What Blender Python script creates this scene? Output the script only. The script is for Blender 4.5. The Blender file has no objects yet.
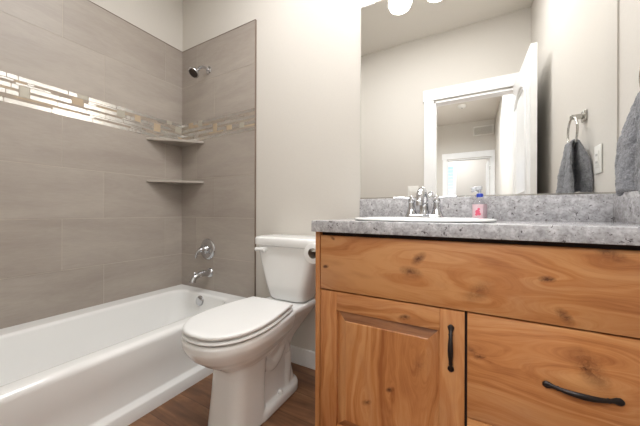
import bpy, bmesh, math, random
from mathutils import Vector, Matrix, noise

S = bpy.context.scene
COL = S.collection
PI = math.pi

# ------------------------------------------------------------------ camera
CAM_Z = 0.9163
cam_d = bpy.data.cameras.new('camera')
cam_d.sensor_width = 36.0
cam_d.lens = 273.283 / 640 * 36
cam_d.shift_y = -1.36 / 640
cam_d.clip_start = 0.01
cam = bpy.data.objects.new('camera', cam_d)
COL.objects.link(cam)
cam.location = (0, 0, CAM_Z)
cam.rotation_euler = (Matrix.Rotation(math.radians(29.078), 4, 'Z') @ Matrix.Rotation(PI / 2, 4, 'X')
                      @ Matrix.Rotation(math.radians(0.161), 4, 'Z')).to_euler()
S.camera = cam

# ------------------------------------------------------------------ world, exposure, big lights
W = bpy.data.worlds.new('world')
S.world = W
W.use_nodes = True
nt = W.node_tree
nt.nodes.clear()
wo = nt.nodes.new('ShaderNodeOutputWorld')
bg = nt.nodes.new('ShaderNodeBackground')
sky = nt.nodes.new('ShaderNodeTexSky')
sky.sky_type = 'PREETHAM'
sky.sun_direction = (0.5, 0.4, 0.75)
sky.turbidity = 2.2
bg.inputs[1].default_value = 1.0
nt.links.new(sky.outputs[0], bg.inputs[0])
nt.links.new(bg.outputs[0], wo.inputs[0])

S.view_settings.view_transform = 'Standard'
S.view_settings.look = 'None'
S.view_settings.exposure = 0.9
S.view_settings.gamma = 1.0
S.view_settings.use_curve_mapping = False


def area(name, loc, rot, sx, sy, power, color):
    l = bpy.data.lights.new(name, 'AREA')
    l.shape = 'RECTANGLE'
    l.size, l.size_y = sx, sy
    l.energy = power
    l.color = color
    o = bpy.data.objects.new(name, l)
    o.location = loc
    o.rotation_euler = rot
    COL.objects.link(o)
    return o


area('bathroom_added_fill', (-0.42, 0.72, 2.72), (math.radians(-4), 0, 0), 1.35, 0.40, 18, (0.98, 0.985, 1.0))  # added overhead fill, not a known fixture; kept out of the mirror's view
area('hall_added_fill', (-0.35, -1.65, 2.74), (math.radians(8), 0, 0), 1.0, 0.8, 62, (0.90, 0.95, 1.0))  # added fill through the doorway for the vanity front; no hall lamp known
area('bedroom_daylight', (-0.6, -5.2, 2.70), (0, 0, 0), 1.6, 1.2, 26, (0.95, 0.98, 1.0))

# ------------------------------------------------------------------ key planes
BW = 1.38          # back wall face
LW = -2.0226       # left wall face (tile)
RW = 0.4604        # right wall face
DW = -0.324        # door wall face (towards the bathroom)
CEIL = 2.766
TUBZ = 0.335
CT = 0.8824        # countertop top
HALL_END = -3.67


# ------------------------------------------------------------------ materials
def lin(c):
    def f(x):
        x /= 255.0
        return x / 12.92 if x <= 0.04045 else ((x + 0.055) / 1.055) ** 2.4
    return (f(c[0]), f(c[1]), f(c[2]), 1.0)


class NT:
    def __init__(self, name):
        self.m = bpy.data.materials.new(name)
        self.m.use_nodes = True
        self.t = self.m.node_tree
        self.b = self.t.nodes['Principled BSDF']

    def n(self, typ, **kw):
        nd = self.t.nodes.new(typ)
        for k, v in kw.items():
            if k.startswith('i_'):
                k2 = k[2:]
                nd.inputs[int(k2) if k2.isdigit() else k2.replace('_', ' ')].default_value = v
            else:
                setattr(nd, k, v)
        return nd

    def l(self, a, b):
        self.t.links.new(a, b)

    def math(self, op, a, b=None, c=None, clamp=False):
        nd = self.t.nodes.new('ShaderNodeMath')
        nd.operation = op
        nd.use_clamp = clamp
        for i, x in enumerate((a, b, c)):
            if x is None:
                continue
            if isinstance(x, (int, float)):
                nd.inputs[i].default_value = x
            else:
                self.l(x, nd.inputs[i])
        return nd.outputs[0]

    def mix(self, fac, a, b, mode='MIX'):
        nd = self.t.nodes.new('ShaderNodeMixRGB')
        nd.blend_type = mode
        for i, x in enumerate((fac, a, b)):
            if isinstance(x, (int, float)):
                nd.inputs[i].default_value = x
            elif isinstance(x, tuple):
                nd.inputs[i].default_value = x
            else:
                self.l(x, nd.inputs[i])
        return nd.outputs[0]

    def ramp(self, fac, stops, interp='LINEAR'):
        nd = self.t.nodes.new('ShaderNodeValToRGB')
        r = nd.color_ramp
        r.interpolation = interp
        while len(r.elements) < len(stops):
            r.elements.new(0.5)
        for e, (p, c) in zip(r.elements, stops):
            e.position = p
            e.color = c if isinstance(c, tuple) else (c, c, c, 1)
        self.l(fac, nd.inputs[0])
        return nd.outputs[0]

    def bump(self, h, strength=0.2, dist=0.01):
        nd = self.t.nodes.new('ShaderNodeBump')
        nd.inputs['Strength'].default_value = strength
        nd.inputs['Distance'].default_value = dist
        self.l(h, nd.inputs['Height'])
        self.l(nd.outputs[0], self.b.inputs['Normal'])

    def obj(self, scale=(1, 1, 1), loc=(0, 0, 0), rot=(0, 0, 0)):
        tc = self.t.nodes.new('ShaderNodeTexCoord')
        mp = self.t.nodes.new('ShaderNodeMapping')
        mp.inputs['Scale'].default_value = scale
        mp.inputs['Location'].default_value = loc
        mp.inputs['Rotation'].default_value = rot
        self.l(tc.outputs['Object'], mp.inputs[0])
        return mp.outputs[0]

    def noise(self, vec, scale, detail=4, rough=0.55, dist=0.0):
        nd = self.t.nodes.new('ShaderNodeTexNoise')
        nd.inputs['Scale'].default_value = scale
        nd.inputs['Detail'].default_value = detail
        nd.inputs['Roughness'].default_value = rough
        nd.inputs['Distortion'].default_value = dist
        self.l(vec, nd.inputs['Vector'])
        return nd.outputs[0]


def plain(name, c, rough=0.5, metal=0.0, spec=0.5, coat=0.0, bump=0.0, bscale=200, trans=0.0, ior=1.45, emit=0.0, vary=0.03):
    k = NT(name)
    base = lin(c)
    v = k.obj()
    nz = k.noise(v, bscale if bump else 6.0)
    dark = tuple(x * (1 - vary) for x in base[:3]) + (1,)
    lite = tuple(min(1, x * (1 + vary)) for x in base[:3]) + (1,)
    k.l(k.ramp(nz, [(0.3, dark), (0.7, lite)]), k.b.inputs['Base Color'])
    k.b.inputs['Roughness'].default_value = rough
    k.b.inputs['Metallic'].default_value = metal
    k.b.inputs['Specular IOR Level'].default_value = spec
    k.b.inputs['Coat Weight'].default_value = coat
    k.b.inputs['Transmission Weight'].default_value = trans
    k.b.inputs['IOR'].default_value = ior
    if emit:
        k.b.inputs['Emission Color'].default_value = base
        k.b.inputs['Emission Strength'].default_value = emit
    if bump:
        k.bump(nz, bump, 0.002)
    return k.m


M = {}
M['paint'] = plain('wall_paint', (210, 205, 197), 0.75, bump=0.25, bscale=90, spec=0.25, vary=0.008)
M['ceiling'] = plain('ceiling_paint', (226, 222, 214), 0.85, bump=0.4, bscale=60, spec=0.2, vary=0.01)
M['trim'] = plain('white_trim_paint', (240, 240, 239), 0.4)
M['door'] = plain('door_paint', (238, 238, 236), 0.3)
M['porcelain'] = plain('porcelain', (238, 238, 236), 0.12, coat=0.3, vary=0.004)
M['seat'] = plain('seat_plastic', (234, 234, 232), 0.3, vary=0.004)
M['acrylic'] = plain('tub_enamel', (240, 240, 238), 0.16, coat=0.3, vary=0.004)
M['chrome'] = plain('chrome', (200, 201, 204), 0.06, metal=1.0, vary=0.0)
M['nickel'] = plain('brushed_nickel', (196, 194, 188), 0.24, metal=1.0, vary=0.02)
M['bronze'] = plain('oil_rubbed_bronze', (52, 46, 44), 0.36, metal=0.75, vary=0.15)
M['nozzle'] = plain('nozzle_rubber', (58, 48, 42), 0.5, vary=0.1)
M['plate'] = plain('plate_plastic', (236, 234, 228), 0.35)
M['slot'] = plain('slot_dark', (70, 68, 66), 0.6)
M['paper'] = plain('tissue_paper', (240, 240, 238), 0.95, bump=0.3, bscale=300)
M['core'] = plain('cardboard_core', (150, 140, 128), 0.9)
M['caulk'] = plain('grout_light', (194, 184, 172), 0.8)
M['gap'] = plain('cabinet_shadow_gap', (46, 30, 20), 0.7)
M['pump'] = plain('pump_plastic', (236, 238, 240), 0.25, trans=0.5)
M['bluecap'] = plain('blue_plastic', (42, 66, 170), 0.3)
M['pink'] = plain('pink_label', (238, 206, 212), 0.4, trans=0.35)
M['rose'] = plain('rose_print', (220, 96, 122), 0.5)
M['bottle'] = plain('bottle_plastic', (245, 246, 248), 0.05, trans=0.95, ior=1.3)
M['globe'] = plain('opal_glass', (255, 250, 243), 0.3, emit=5.5, vary=0.0)
M['darkgap'] = plain('dark_recess', (40, 36, 32), 0.8)
M['blind'] = plain('blind_slat', (238, 240, 242), 0.5)
M['glass'] = plain('window_glass', (250, 250, 250), 0.0, trans=1.0, ior=1.02, spec=0.1)

k = NT('mirror_silver')
k.b.inputs['Base Color'].default_value = (0.93, 0.935, 0.93, 1)
k.b.inputs['Metallic'].default_value = 1.0
k.b.inputs['Roughness'].default_value = 0.0
M['mirror'] = k.m


def tile_mat(name, a, b, seed, axis):
    k = NT(name)
    sc = (1.2, 1.2, 5.0)
    v = k.obj(sc, (seed, seed * 2, seed))
    n1 = k.noise(v, 1.6, 6, 0.6, 0.6)
    n2 = k.noise(k.obj((6, 6, 40), (seed, 0, 0)), 3.0, 5, 0.7, 0.2)
    n3 = k.noise(k.obj((1, 1, 1), (0, seed, 3)), 1.2, 2)
    f = k.math('ADD', k.math('MULTIPLY', n1, 0.55), k.math('ADD', k.math('MULTIPLY', n2, 0.25), k.math('MULTIPLY', n3, 0.2)))
    at = k.t.nodes.new('ShaderNodeAttribute')
    at.attribute_name = 'tone'
    f2 = k.math('ADD', f, k.math('MULTIPLY', k.math('SUBTRACT', at.outputs['Fac'], 0.5), 0.10))
    k.l(k.ramp(f2, [(0.36, lin(a)), (0.64, lin(b))]), k.b.inputs['Base Color'])
    k.b.inputs['Roughness'].default_value = 0.42
    k.b.inputs['Specular IOR Level'].default_value = 0.4
    k.bump(n2, 0.05, 0.002)
    return k.m


M['tile'] = tile_mat('porcelain_tile_greige', (158, 148, 139), (177, 168, 158), 3.1, 0)
M['tileedge'] = plain('tile_edge_profile', (120, 104, 92), 0.4)


def mosaic_glass(name, c, rough, metal):
    return plain(name, c, rough, metal=metal, vary=0.05)


M['mos_white'] = mosaic_glass('mosaic_mirror_glass', (206, 204, 200), 0.24, 0.92)
M['mos_beige'] = mosaic_glass('mosaic_beige_stone', (188, 168, 142), 0.45, 0.0)
M['mos_grey'] = mosaic_glass('mosaic_grey_stone', (182, 176, 162), 0.3, 0.1)
M['mos_taupe'] = mosaic_glass('mosaic_taupe_glass', (168, 155, 141), 0.3, 0.0)


def granite():
    k = NT('speckled_grey_granite')
    v = k.obj()
    n1 = k.noise(v, 42, 6, 0.65, 0.5)
    n2 = k.noise(k.obj(loc=(4, 2, 1)), 130, 4, 0.6)
    n3 = k.noise(k.obj(loc=(1, 7, 1)), 85, 3, 0.55, 0.8)
    base = k.ramp(n1, [(0.30, lin((148, 145, 146))), (0.5, lin((180, 178, 179))), (0.68, lin((208, 206, 207)))])
    base = k.mix(k.ramp(n2, [(0.35, 0.45), (0.5, 0.0)]), base, lin((128, 120, 116)))
    base = k.mix(k.ramp(n2, [(0.62, 0.0), (0.74, 0.7)]), base, lin((222, 220, 217)))
    base = k.mix(k.ramp(n3, [(0.635, 0.0), (0.68, 0.9)]), base, lin((82, 74, 74)))
    k.l(base, k.b.inputs['Base Color'])
    k.b.inputs['Roughness'].default_value = 0.14
    k.b.inputs['Specular IOR Level'].default_value = 0.5
    return k.m


M['granite'] = granite()


def wood(name, axis, knots=(), seed=0.0, light=(204, 146, 93), mid=(187, 123, 72), dark=(156, 95, 52), rough=0.27):
    """Knotty alder. axis: 'X' or 'Z' grain direction; knots: (x, z, size, angle, darkness) in the object's own x/z."""
    k = NT(name)
    tc = k.t.nodes.new('ShaderNodeTexCoord')
    sx = k.t.nodes.new('ShaderNodeSeparateXYZ')
    k.l(tc.outputs['Object'], sx.inputs[0])
    x, z = sx.outputs[0], sx.outputs[2]
    along, across = (x, z) if axis == 'X' else (z, x)
    warp = None
    kd = None
    for (kx, kz, ks, ka, kdark) in knots:
        dx = k.math('SUBTRACT', x, kx)
        dz = k.math('SUBTRACT', z, kz)
        ca, sa = math.cos(ka), math.sin(ka)
        u = k.math('ADD', k.math('MULTIPLY', dx, ca), k.math('MULTIPLY', dz, sa))
        w = k.math('SUBTRACT', k.math('MULTIPLY', dz, ca), k.math('MULTIPLY', dx, sa))
        u = k.math('MULTIPLY', u, 0.5)
        r2 = k.math('ADD', k.math('MULTIPLY', u, u), k.math('MULTIPLY', w, w))
        da = dz if axis == 'X' else dx
        dl = dx if axis == 'X' else dz
        dl = k.math('MULTIPLY', dl, 0.42)
        g2 = k.math('ADD', k.math('MULTIPLY', da, da), k.math('MULTIPLY', dl, dl))
        # push the grain lines round the knot
        push = k.math('DIVIDE', k.math('MULTIPLY', da, ks * ks * 5.0), k.math('ADD', g2, ks * ks * 2.2))
        warp = push if warp is None else k.math('ADD', warp, push)
        core = k.math('MULTIPLY', k.math('SUBTRACT', 1.0, k.math('DIVIDE', k.math('SQRT', r2), ks), clamp=True), kdark)
        kd = core if kd is None else k.math('MAXIMUM', kd, core)
    nbig = None
    cv = k.t.nodes.new('ShaderNodeCombineXYZ')
    k.l(k.math('MULTIPLY', along, 1.3), cv.inputs[0])
    k.l(k.math('MULTIPLY', across, 5.0), cv.inputs[1])
    cv.inputs[2].default_value = seed
    nbig = k.noise(cv.outputs[0], 1.6, 3, 0.5)
    a2 = across if warp is None else k.math('SUBTRACT', across, warp)
    a3 = k.math('ADD', a2, k.math('MULTIPLY', k.math('SUBTRACT', nbig, 0.5), 0.16))
    # cathedral bands + fine fibre
    cv2 = k.t.nodes.new('ShaderNodeCombineXYZ')
    k.l(k.math('MULTIPLY', along, 0.9), cv2.inputs[0])
    k.l(k.math('MULTIPLY', a3, 26.0), cv2.inputs[1])
    cv2.inputs[2].default_value = seed * 3.7 + 1.0
    bands = k.noise(cv2.outputs[0], 1.5, 3, 0.55, 0.3)
    cv3 = k.t.nodes.new('ShaderNodeCombineXYZ')
    k.l(k.math('MULTIPLY', along, 9.0), cv3.inputs[0])
    k.l(k.math('MULTIPLY', a2, 260.0), cv3.inputs[1])
    cv3.inputs[2].default_value = seed
    fib = k.noise(cv3.outputs[0], 1.5, 3, 0.6)
    cv4 = k.t.nodes.new('ShaderNodeCombineXYZ')
    k.l(k.math('MULTIPLY', along, 3.0), cv4.inputs[0])
    k.l(k.math('MULTIPLY', across, 7.0), cv4.inputs[1])
    cv4.inputs[2].default_value = seed + 9
    blot = k.noise(cv4.outputs[0], 1.3, 3, 0.6, 0.5)
    f = k.math('ADD', k.math('MULTIPLY', bands, 0.62), k.math('ADD', k.math('MULTIPLY', fib, 0.14), k.math('MULTIPLY', blot, 0.24)))
    col = k.ramp(f, [(0.36, lin(dark)), (0.47, lin(mid)), (0.60, lin(light))])
    col = k.mix(k.ramp(blot, [(0.52, 0.0), (0.72, 0.45)]), col, lin((164, 106, 68)))
    if kd is not None:
        rag = k.noise(k.obj((1, 1, 1), (seed, 0, 0)), 75, 4, 0.7, 1.0)
        kn = k.math('MULTIPLY', kd, k.ramp(k.math('ADD', k.math('MULTIPLY', rag, 0.6), k.math('MULTIPLY', bands, 0.4)), [(0.36, 0.1), (0.6, 1.0)]))
        col = k.mix(k.ramp(kn, [(0.0, 0.0), (0.35, 0.5), (0.75, 0.95)]), col, lin((92, 54, 34)))
    k.l(col, k.b.inputs['Base Color'])
    k.b.inputs['Roughness'].default_value = rough
    k.b.inputs['Specular IOR Level'].default_value = 0.5
    k.bump(fib, 0.03, 0.001)
    return k.m


def floor_mat():
    k = NT('brown_vinyl_plank')
    tc = k.t.nodes.new('ShaderNodeTexCoord')
    br = k.t.nodes.new('ShaderNodeTexBrick')
    br.inputs['Scale'].default_value = 1.0
    br.inputs['Brick Width'].default_value = 1.2
    br.inputs['Row Height'].default_value = 0.15
    br.inputs['Mortar Size'].default_value = 0.0012
    br.inputs['Color1'].default_value = (0.25, 0.25, 0.25, 1)
    br.inputs['Color2'].default_value = (0.75, 0.75, 0.75, 1)
    br.inputs['Mortar'].default_value = (0, 0, 0, 1)
    br.offset = 0.37
    mp = k.t.nodes.new('ShaderNodeMapping')
    mp.inputs['Location'].default_value = (0.45, 0.04, 0)
    k.l(tc.outputs['Object'], mp.inputs[0])
    k.l(mp.outputs[0], br.inputs['Vector'])
    tone = br.outputs['Color']
    add = k.t.nodes.new('ShaderNodeVectorMath')
    add.operation = 'MULTIPLY_ADD'
    k.l(tone, add.inputs[0])
    add.inputs[1].default_value = (7, 13, 5)
    sc = k.t.nodes.new('ShaderNodeMapping')
    sc.inputs['Scale'].default_value = (1.8, 14, 1)
    k.l(tc.outputs['Object'], sc.inputs[0])
    k.l(sc.outputs[0], add.inputs[2])
    n1 = k.noise(add.outputs[0], 1.6, 6, 0.62, 0.9)
    n2 = k.noise(k.obj((3, 6, 1)), 1.6, 3)
    f = k.math('ADD', k.math('MULTIPLY', n1, 0.6), k.math('ADD', k.math('MULTIPLY', n2, 0.3), k.math('MULTIPLY', tone, 0.14)))
    col = k.ramp(f, [(0.36, lin((84, 56, 38))), (0.52, lin((122, 84, 58))), (0.7, lin((160, 120, 88)))])
    col = k.mix(k.math('MULTIPLY', br.outputs['Fac'], 0.6), col, lin((52, 34, 24)))
    k.l(col, k.b.inputs['Base Color'])
    k.b.inputs['Roughness'].default_value = 0.38
    k.bump(n1, 0.06, 0.002)
    return k.m


M['floor'] = floor_mat()


def terry():
    k = NT('grey_terry_cloth')
    v = k.obj()
    n = k.noise(v, 330, 3, 0.7)
    n2 = k.noise(v, 60, 3)
    f = k.math('ADD', k.math('MULTIPLY', n, 0.6), k.math('MULTIPLY', n2, 0.4))
    k.l(k.ramp(f, [(0.3, lin((92, 92, 95))), (0.7, lin((162, 162, 165)))]), k.b.inputs['Base Color'])
    k.b.inputs['Roughness'].default_value = 1.0
    k.b.inputs['Sheen Weight'].default_value = 0.25
    k.b.inputs['Specular IOR Level'].default_value = 0.1
    k.bump(n, 0.9, 0.004)
    return k.m


M['terry'] = terry()

# ------------------------------------------------------------------ object helpers
BASE = {}


def tag(o, label=None, cat=None, group=None, kind=None):
    if label:
        o['label'] = label
    if cat:
        o['category'] = cat
    if group:
        o['group'] = group
    if kind:
        o['kind'] = kind
    return o


def thing(name, loc, label, cat, group=None):
    o = bpy.data.objects.new(name, None)
    o.empty_display_size = 0.05
    o.location = loc
    COL.objects.link(o)
    BASE[o] = Vector(loc)
    return tag(o, label, cat, group)


def obj(name, bm, mats, parent=None, smooth=True, origin=None, auto=35):
    """Link a bmesh given in world coordinates as one mesh object, re-based on its parent (or its own origin)."""
    if parent is not None:
        base = BASE[parent]
    else:
        base = Vector(origin) if origin is not None else Vector((0, 0, 0))
    me = bpy.data.meshes.new(name)
    bmesh.ops.recalc_face_normals(bm, faces=bm.faces[:])
    for v in bm.verts:
        v.co -= base
    for f in bm.faces:
        f.smooth = smooth
    if smooth and auto < 180:
        lim = math.radians(auto)
        for e in bm.edges:
            if len(e.link_faces) == 2 and e.calc_face_angle(0) > lim:
                e.smooth = False
    bm.to_mesh(me)
    bm.free()
    if not isinstance(mats, (list, tuple)):
        mats = [mats]
    for m in mats:
        me.materials.append(m)
    o = bpy.data.objects.new(name, me)
    COL.objects.link(o)
    if parent is not None:
        o.parent = parent
    else:
        o.location = base
    BASE[o] = base.copy()
    return o


def newbm():
    return bmesh.new()


def box(bm, x0, x1, y0, y1, z0, z1, bev=0.0, seg=2, mi=0):
    b2 = bmesh.new()
    bmesh.ops.create_cube(b2, size=1.0)
    for v in b2.verts:
        v.co = Vector(((x0 + x1) / 2 + v.co.x * (x1 - x0), (y0 + y1) / 2 + v.co.y * (y1 - y0), (z0 + z1) / 2 + v.co.z * (z1 - z0)))
    if bev > 0:
        bmesh.ops.bevel(b2, geom=b2.edges[:], offset=bev, segments=seg, profile=0.5, affect='EDGES')
    return merge(bm, b2, mi)


def merge(bm, b2, mi=None):
    mp = {}
    for v in b2.verts:
        mp[v] = bm.verts.new(v.co)
    out = []
    for f in b2.faces:
        try:
            nf = bm.faces.new([mp[v] for v in f.verts])
            nf.material_index = f.material_index if mi is None else mi
            out.append(nf)
        except ValueError:
            pass
    b2.free()
    return out


def loft(bm, rings, cap0=True, cap1=True, closed=True, mi=0):
    vr = [[bm.verts.new(p) for p in r] for r in rings]
    n = len(rings[0])
    for a, b in zip(vr[:-1], vr[1:]):
        for i in range(n if closed else n - 1):
            j = (i + 1) % n
            f = bm.faces.new((a[i], a[j], b[j], b[i]))
            f.material_index = mi
    if cap0:
        bm.faces.new(vr[0][::-1]).material_index = mi
    if cap1:
        bm.faces.new(vr[-1]).material_index = mi
    return vr


def frame_of(d, up=Vector((0, 0, 1))):
    d = d.normalized()
    if abs(d.dot(up)) > 0.97:
        up = Vector((1, 0, 0))
    s = d.cross(up).normalized()
    return s, s.cross(d).normalized()


def lathe(bm, origin, axis, prof, n=32, mi=0, cap0=True, cap1=True):
    """prof: (distance along axis, radius)."""
    origin, axis = Vector(origin), Vector(axis).normalized()
    s, u = frame_of(axis)
    rings = []
    for t, r in prof:
        c = origin + axis * t
        rings.append([c + (s * math.cos(2 * PI * i / n) + u * math.sin(2 * PI * i / n)) * max(r, 1e-5) for i in range(n)])
    loft(bm, rings, cap0, cap1, mi=mi)


def smooth_path(pts, sub=6):
    P = [Vector(p) for p in pts]
    out = []
    for i in range(len(P) - 1):
        p0, p1, p2, p3 = P[max(i - 1, 0)], P[i], P[i + 1], P[min(i + 2, len(P) - 1)]
        for k in range(sub):
            t = k / sub
            out.append(0.5 * ((2 * p1) + (-p0 + p2) * t + (2 * p0 - 5 * p1 + 4 * p2 - p3) * t * t + (-p0 + 3 * p1 - 3 * p2 + p3) * t ** 3))
    out.append(P[-1])
    return out


def tube(bm, pts, rad, n=14, mi=0, sub=6, flat=1.0, cap=True, up=Vector((0, 0, 1))):
    path = smooth_path(pts, sub) if sub > 1 else [Vector(p) for p in pts]
    m = len(path)
    if isinstance(rad, (int, float)):
        R = [rad] * m
    else:
        R = []
        for i in range(m):
            t = i / (m - 1) * (len(rad) - 1)
            a = min(int(t), len(rad) - 2)
            R.append(rad[a] + (rad[a + 1] - rad[a]) * (t - a))
    rings = []
    for i, p in enumerate(path):
        d = path[min(i + 1, m - 1)] - path[max(i - 1, 0)]
        s, u = frame_of(d, up)
        rings.append([p + (s * math.cos(2 * PI * k / n) + u * math.sin(2 * PI * k / n) * flat) * R[i] for k in range(n)])
    loft(bm, rings, cap, cap, mi=mi)


def torus(bm, c, axis, R, r, n=40, m=12, mi=0):
    c, axis = Vector(c), Vector(axis).normalized()
    s, u = frame_of(axis)
    vr = []
    for i in range(n):
        a = 2 * PI * i / n
        rad = s * math.cos(a) + u * math.sin(a)
        vr.append([bm.verts.new(c + rad * (R + r * math.cos(2 * PI * k / m)) + axis * r * math.sin(2 * PI * k / m)) for k in range(m)])
    for i in range(n):
        for k in range(m):
            f = bm.faces.new((vr[i][k], vr[(i + 1) % n][k], vr[(i + 1) % n][(k + 1) % m], vr[i][(k + 1) % m]))
            f.material_index = mi


def rrect(cx, cy, hx, hy, r, z, n=6):
    """rounded rectangle outline, counter-clockwise."""
    r = min(r, hx - 1e-4, hy - 1e-4)
    out = []
    for qx, qy, a0 in ((1, 1, 0), (-1, 1, PI / 2), (-1, -1, PI), (1, -1, 1.5 * PI)):
        for i in range(n + 1):
            a = a0 + (PI / 2) * i / n
            out.append(Vector((cx + qx * (hx - r) + r * math.cos(a), cy + qy * (hy - r) + r * math.sin(a), z)))
    return out


# ------------------------------------------------------------------ room shell
def struct(name, bm, mats, smooth=False, parent=None):
    o = obj(name, bm, mats, parent, smooth=smooth)
    if parent is None:
        o['kind'] = 'structure'
    return o


bm = newbm(); box(bm, -2.15, 1.6, -6.3, 1.55, -0.06, 0.0)
struct('floor', bm, M['floor'])
bm = newbm(); box(bm, -2.15, 1.6, -6.3, 1.55, CEIL, CEIL + 0.06)
struct('ceiling', bm, M['ceiling'])

bm = newbm(); box(bm, LW - 0.12, RW + 0.12, BW, BW + 0.12, 0, CEIL)
wall_back = struct('wall_back', bm, M['paint'])
bm = newbm(); box(bm, LW - 0.13, LW - 0.01, DW - 0.11, BW, 0, CEIL)
wall_left = struct('wall_left', bm, M['paint'])
bm = newbm(); box(bm, RW, RW + 0.12, DW - 0.11, BW, 0, CEIL)
wall_right = struct('wall_right', bm, M['paint'])

JL, JR, DOORH = -0.349, 0.365, 2.064
bm = newbm()
box(bm, LW - 0.01, JL, DW - 0.11, DW, 0, CEIL)
box(bm, JR, RW, DW - 0.11, DW, 0, CEIL)
box(bm, JL, JR, DW - 0.11, DW, DOORH, CEIL)
wall_front = struct('wall_front', bm, M['paint'])
# short return wall at the tub's near end
bm = newbm(); box(bm, LW - 0.01, -1.2531, DW, -0.145, 0, CEIL)
struct('wall_alcove', bm, M['paint'])

# hallway and the room beyond it, seen in the mirror
bm = newbm(); box(bm, 0.395, 0.515, HALL_END, DW - 0.11, 0, CEIL)
struct('wall_hall_right', bm, M['paint'])
bm = newbm(); box(bm, -1.52, -1.40, HALL_END, DW - 0.11, 0, CEIL)
struct('wall_hall_left', bm, M['paint'])
FL, FR, FH = -0.468, 0.335, 2.02
bm = newbm()
box(bm, -1.52, FL, HALL_END - 0.11, HALL_END, 0, CEIL)
box(bm, FR, 0.515, HALL_END - 0.11, HALL_END, 0, CEIL)
box(bm, FL, FR, HALL_END - 0.11, HALL_END, FH, CEIL)
struct('wall_hall_end', bm, M['paint'])
bm = newbm(); box(bm, 0.9, 1.0, -6.1, HALL_END - 0.11, 0, CEIL)
struct('wall_bedroom_right', bm, M['paint'])
bm = newbm(); box(bm, -2.1, -2.0, -6.1, HALL_END - 0.11, 0, CEIL)
struct('wall_bedroom_left', bm, M['paint'])
WX0, WX1, WZ0, WZ1 = -1.45, -0.47, 0.95, 2.3
bm = newbm()
box(bm, -2.1, WX0, -6.2, -6.1, 0, CEIL)
box(bm, WX1, 1.0, -6.2, -6.1, 0, CEIL)
box(bm, WX0, WX1, -6.2, -6.1, 0, WZ0)
box(bm, WX0, WX1, -6.2, -6.1, WZ1, CEIL)
struct('wall_bedroom_far', bm, M['paint'])
bm = newbm()
box(bm, WX0 - 0.07, WX0, -6.1, -6.085, WZ0 - 0.07, WZ1 + 0.07, 0.003)
box(bm, WX1, WX1 + 0.07, -6.1, -6.085, WZ0 - 0.07, WZ1 + 0.07, 0.003)
box(bm, WX0, WX1, -6.1, -6.085, WZ0 - 0.07, WZ0, 0.003)
box(bm, WX0, WX1, -6.1, -6.085, WZ1, WZ1 + 0.07, 0.003)
window = struct('window_1', bm, M['trim'])
bm = newbm(); box(bm, WX0, WX1, -6.16, -6.155, WZ0, WZ1)
struct('window_glass', bm, M['glass'], parent=window)
t = thing('window_blind', (WX0, -6.12, WZ0), 'white slatted blind on the bedroom window, seen blue with sky in the mirror', 'window blind')
bm = newbm()
for i in range(14):
    z = WZ0 + 0.03 + i * (WZ1 - WZ0 - 0.08) / 13
    b2 = bmesh.new()
    box(b2, WX0 + 0.005, WX1 - 0.005, -6.135, -6.095, z - 0.0015, z + 0.0015)
    merge(bm, b2)
obj('slats', bm, M['blind'], t, smooth=False)
bm = newbm(); box(bm, WX0 + 0.005, WX1 - 0.005, -6.14, -6.102, WZ1 - 0.045, WZ1 - 0.002, 0.004)
obj('headrail', bm, M['blind'], t)

# door trims
def casing(name, x0, x1, h, y0, y1, wl, wr, head, over):
    bm = newbm()
    box(bm, x0 - wl, x0, y0, y1, 0, h, 0.002)
    box(bm, x1, x1 + wr, y0, y1, 0, h, 0.002)
    box(bm, x0 - wl - over, min(x1 + wr + over, x1 + wr), y0, y1 + 0.006, h, h + head, 0.003)
    return struct(name, bm, M['trim'])


casing('trim_1', JL, JR, DOORH + 0.012, DW, DW + 0.018, 0.095, 0.09, 0.115, 0.012)
casing('trim_2', FL, FR, FH + 0.012, HALL_END, HALL_END + 0.018, 0.085, 0.058, 0.12, 0.012)
bm = newbm()
box(bm, JL - 0.001, JL + 0.016, DW - 0.112, DW + 0.002, 0, DOORH)
box(bm, JR - 0.016, JR + 0.001, DW - 0.112, DW + 0.002, 0, DOORH)
box(bm, JL, JR, DW - 0.112, DW + 0.002, DOORH - 0.016, DOORH + 0.001)
struct('trim_3', bm, M['trim'])
bm = newbm()
box(bm, FL - 0.001, FL + 0.016, HALL_END - 0.112, HALL_END + 0.002, 0, FH)
box(bm, FR - 0.016, FR + 0.001, HALL_END - 0.112, HALL_END + 0.002, 0, FH)
box(bm, FL, FR, HALL_END - 0.112, HALL_END + 0.002, FH - 0.016, FH + 0.001)
struct('trim_4', bm, M['trim'])

# baseboards
bm = newbm(); box(bm, -1.253, -0.545, BW - 0.013, BW, 0.0, 0.1004, 0.003)
struct('baseboard_back', bm, M['trim'])
bm = newbm(); box(bm, -1.252, JL - 0.096, DW, DW + 0.013, 0, 0.1, 0.003)
struct('baseboard_front', bm, M['trim'])

# ------------------------------------------------------------------ wall tile
ROWS = [(0.288, 0.5795, 1), (0.5795, 0.871, 0), (0.871, 1.163, 1), (1.163, 1.4545, 0), (1.6045, 1.895, 1), (1.895, 2.184, 0)]
GR = 0.0013


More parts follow.
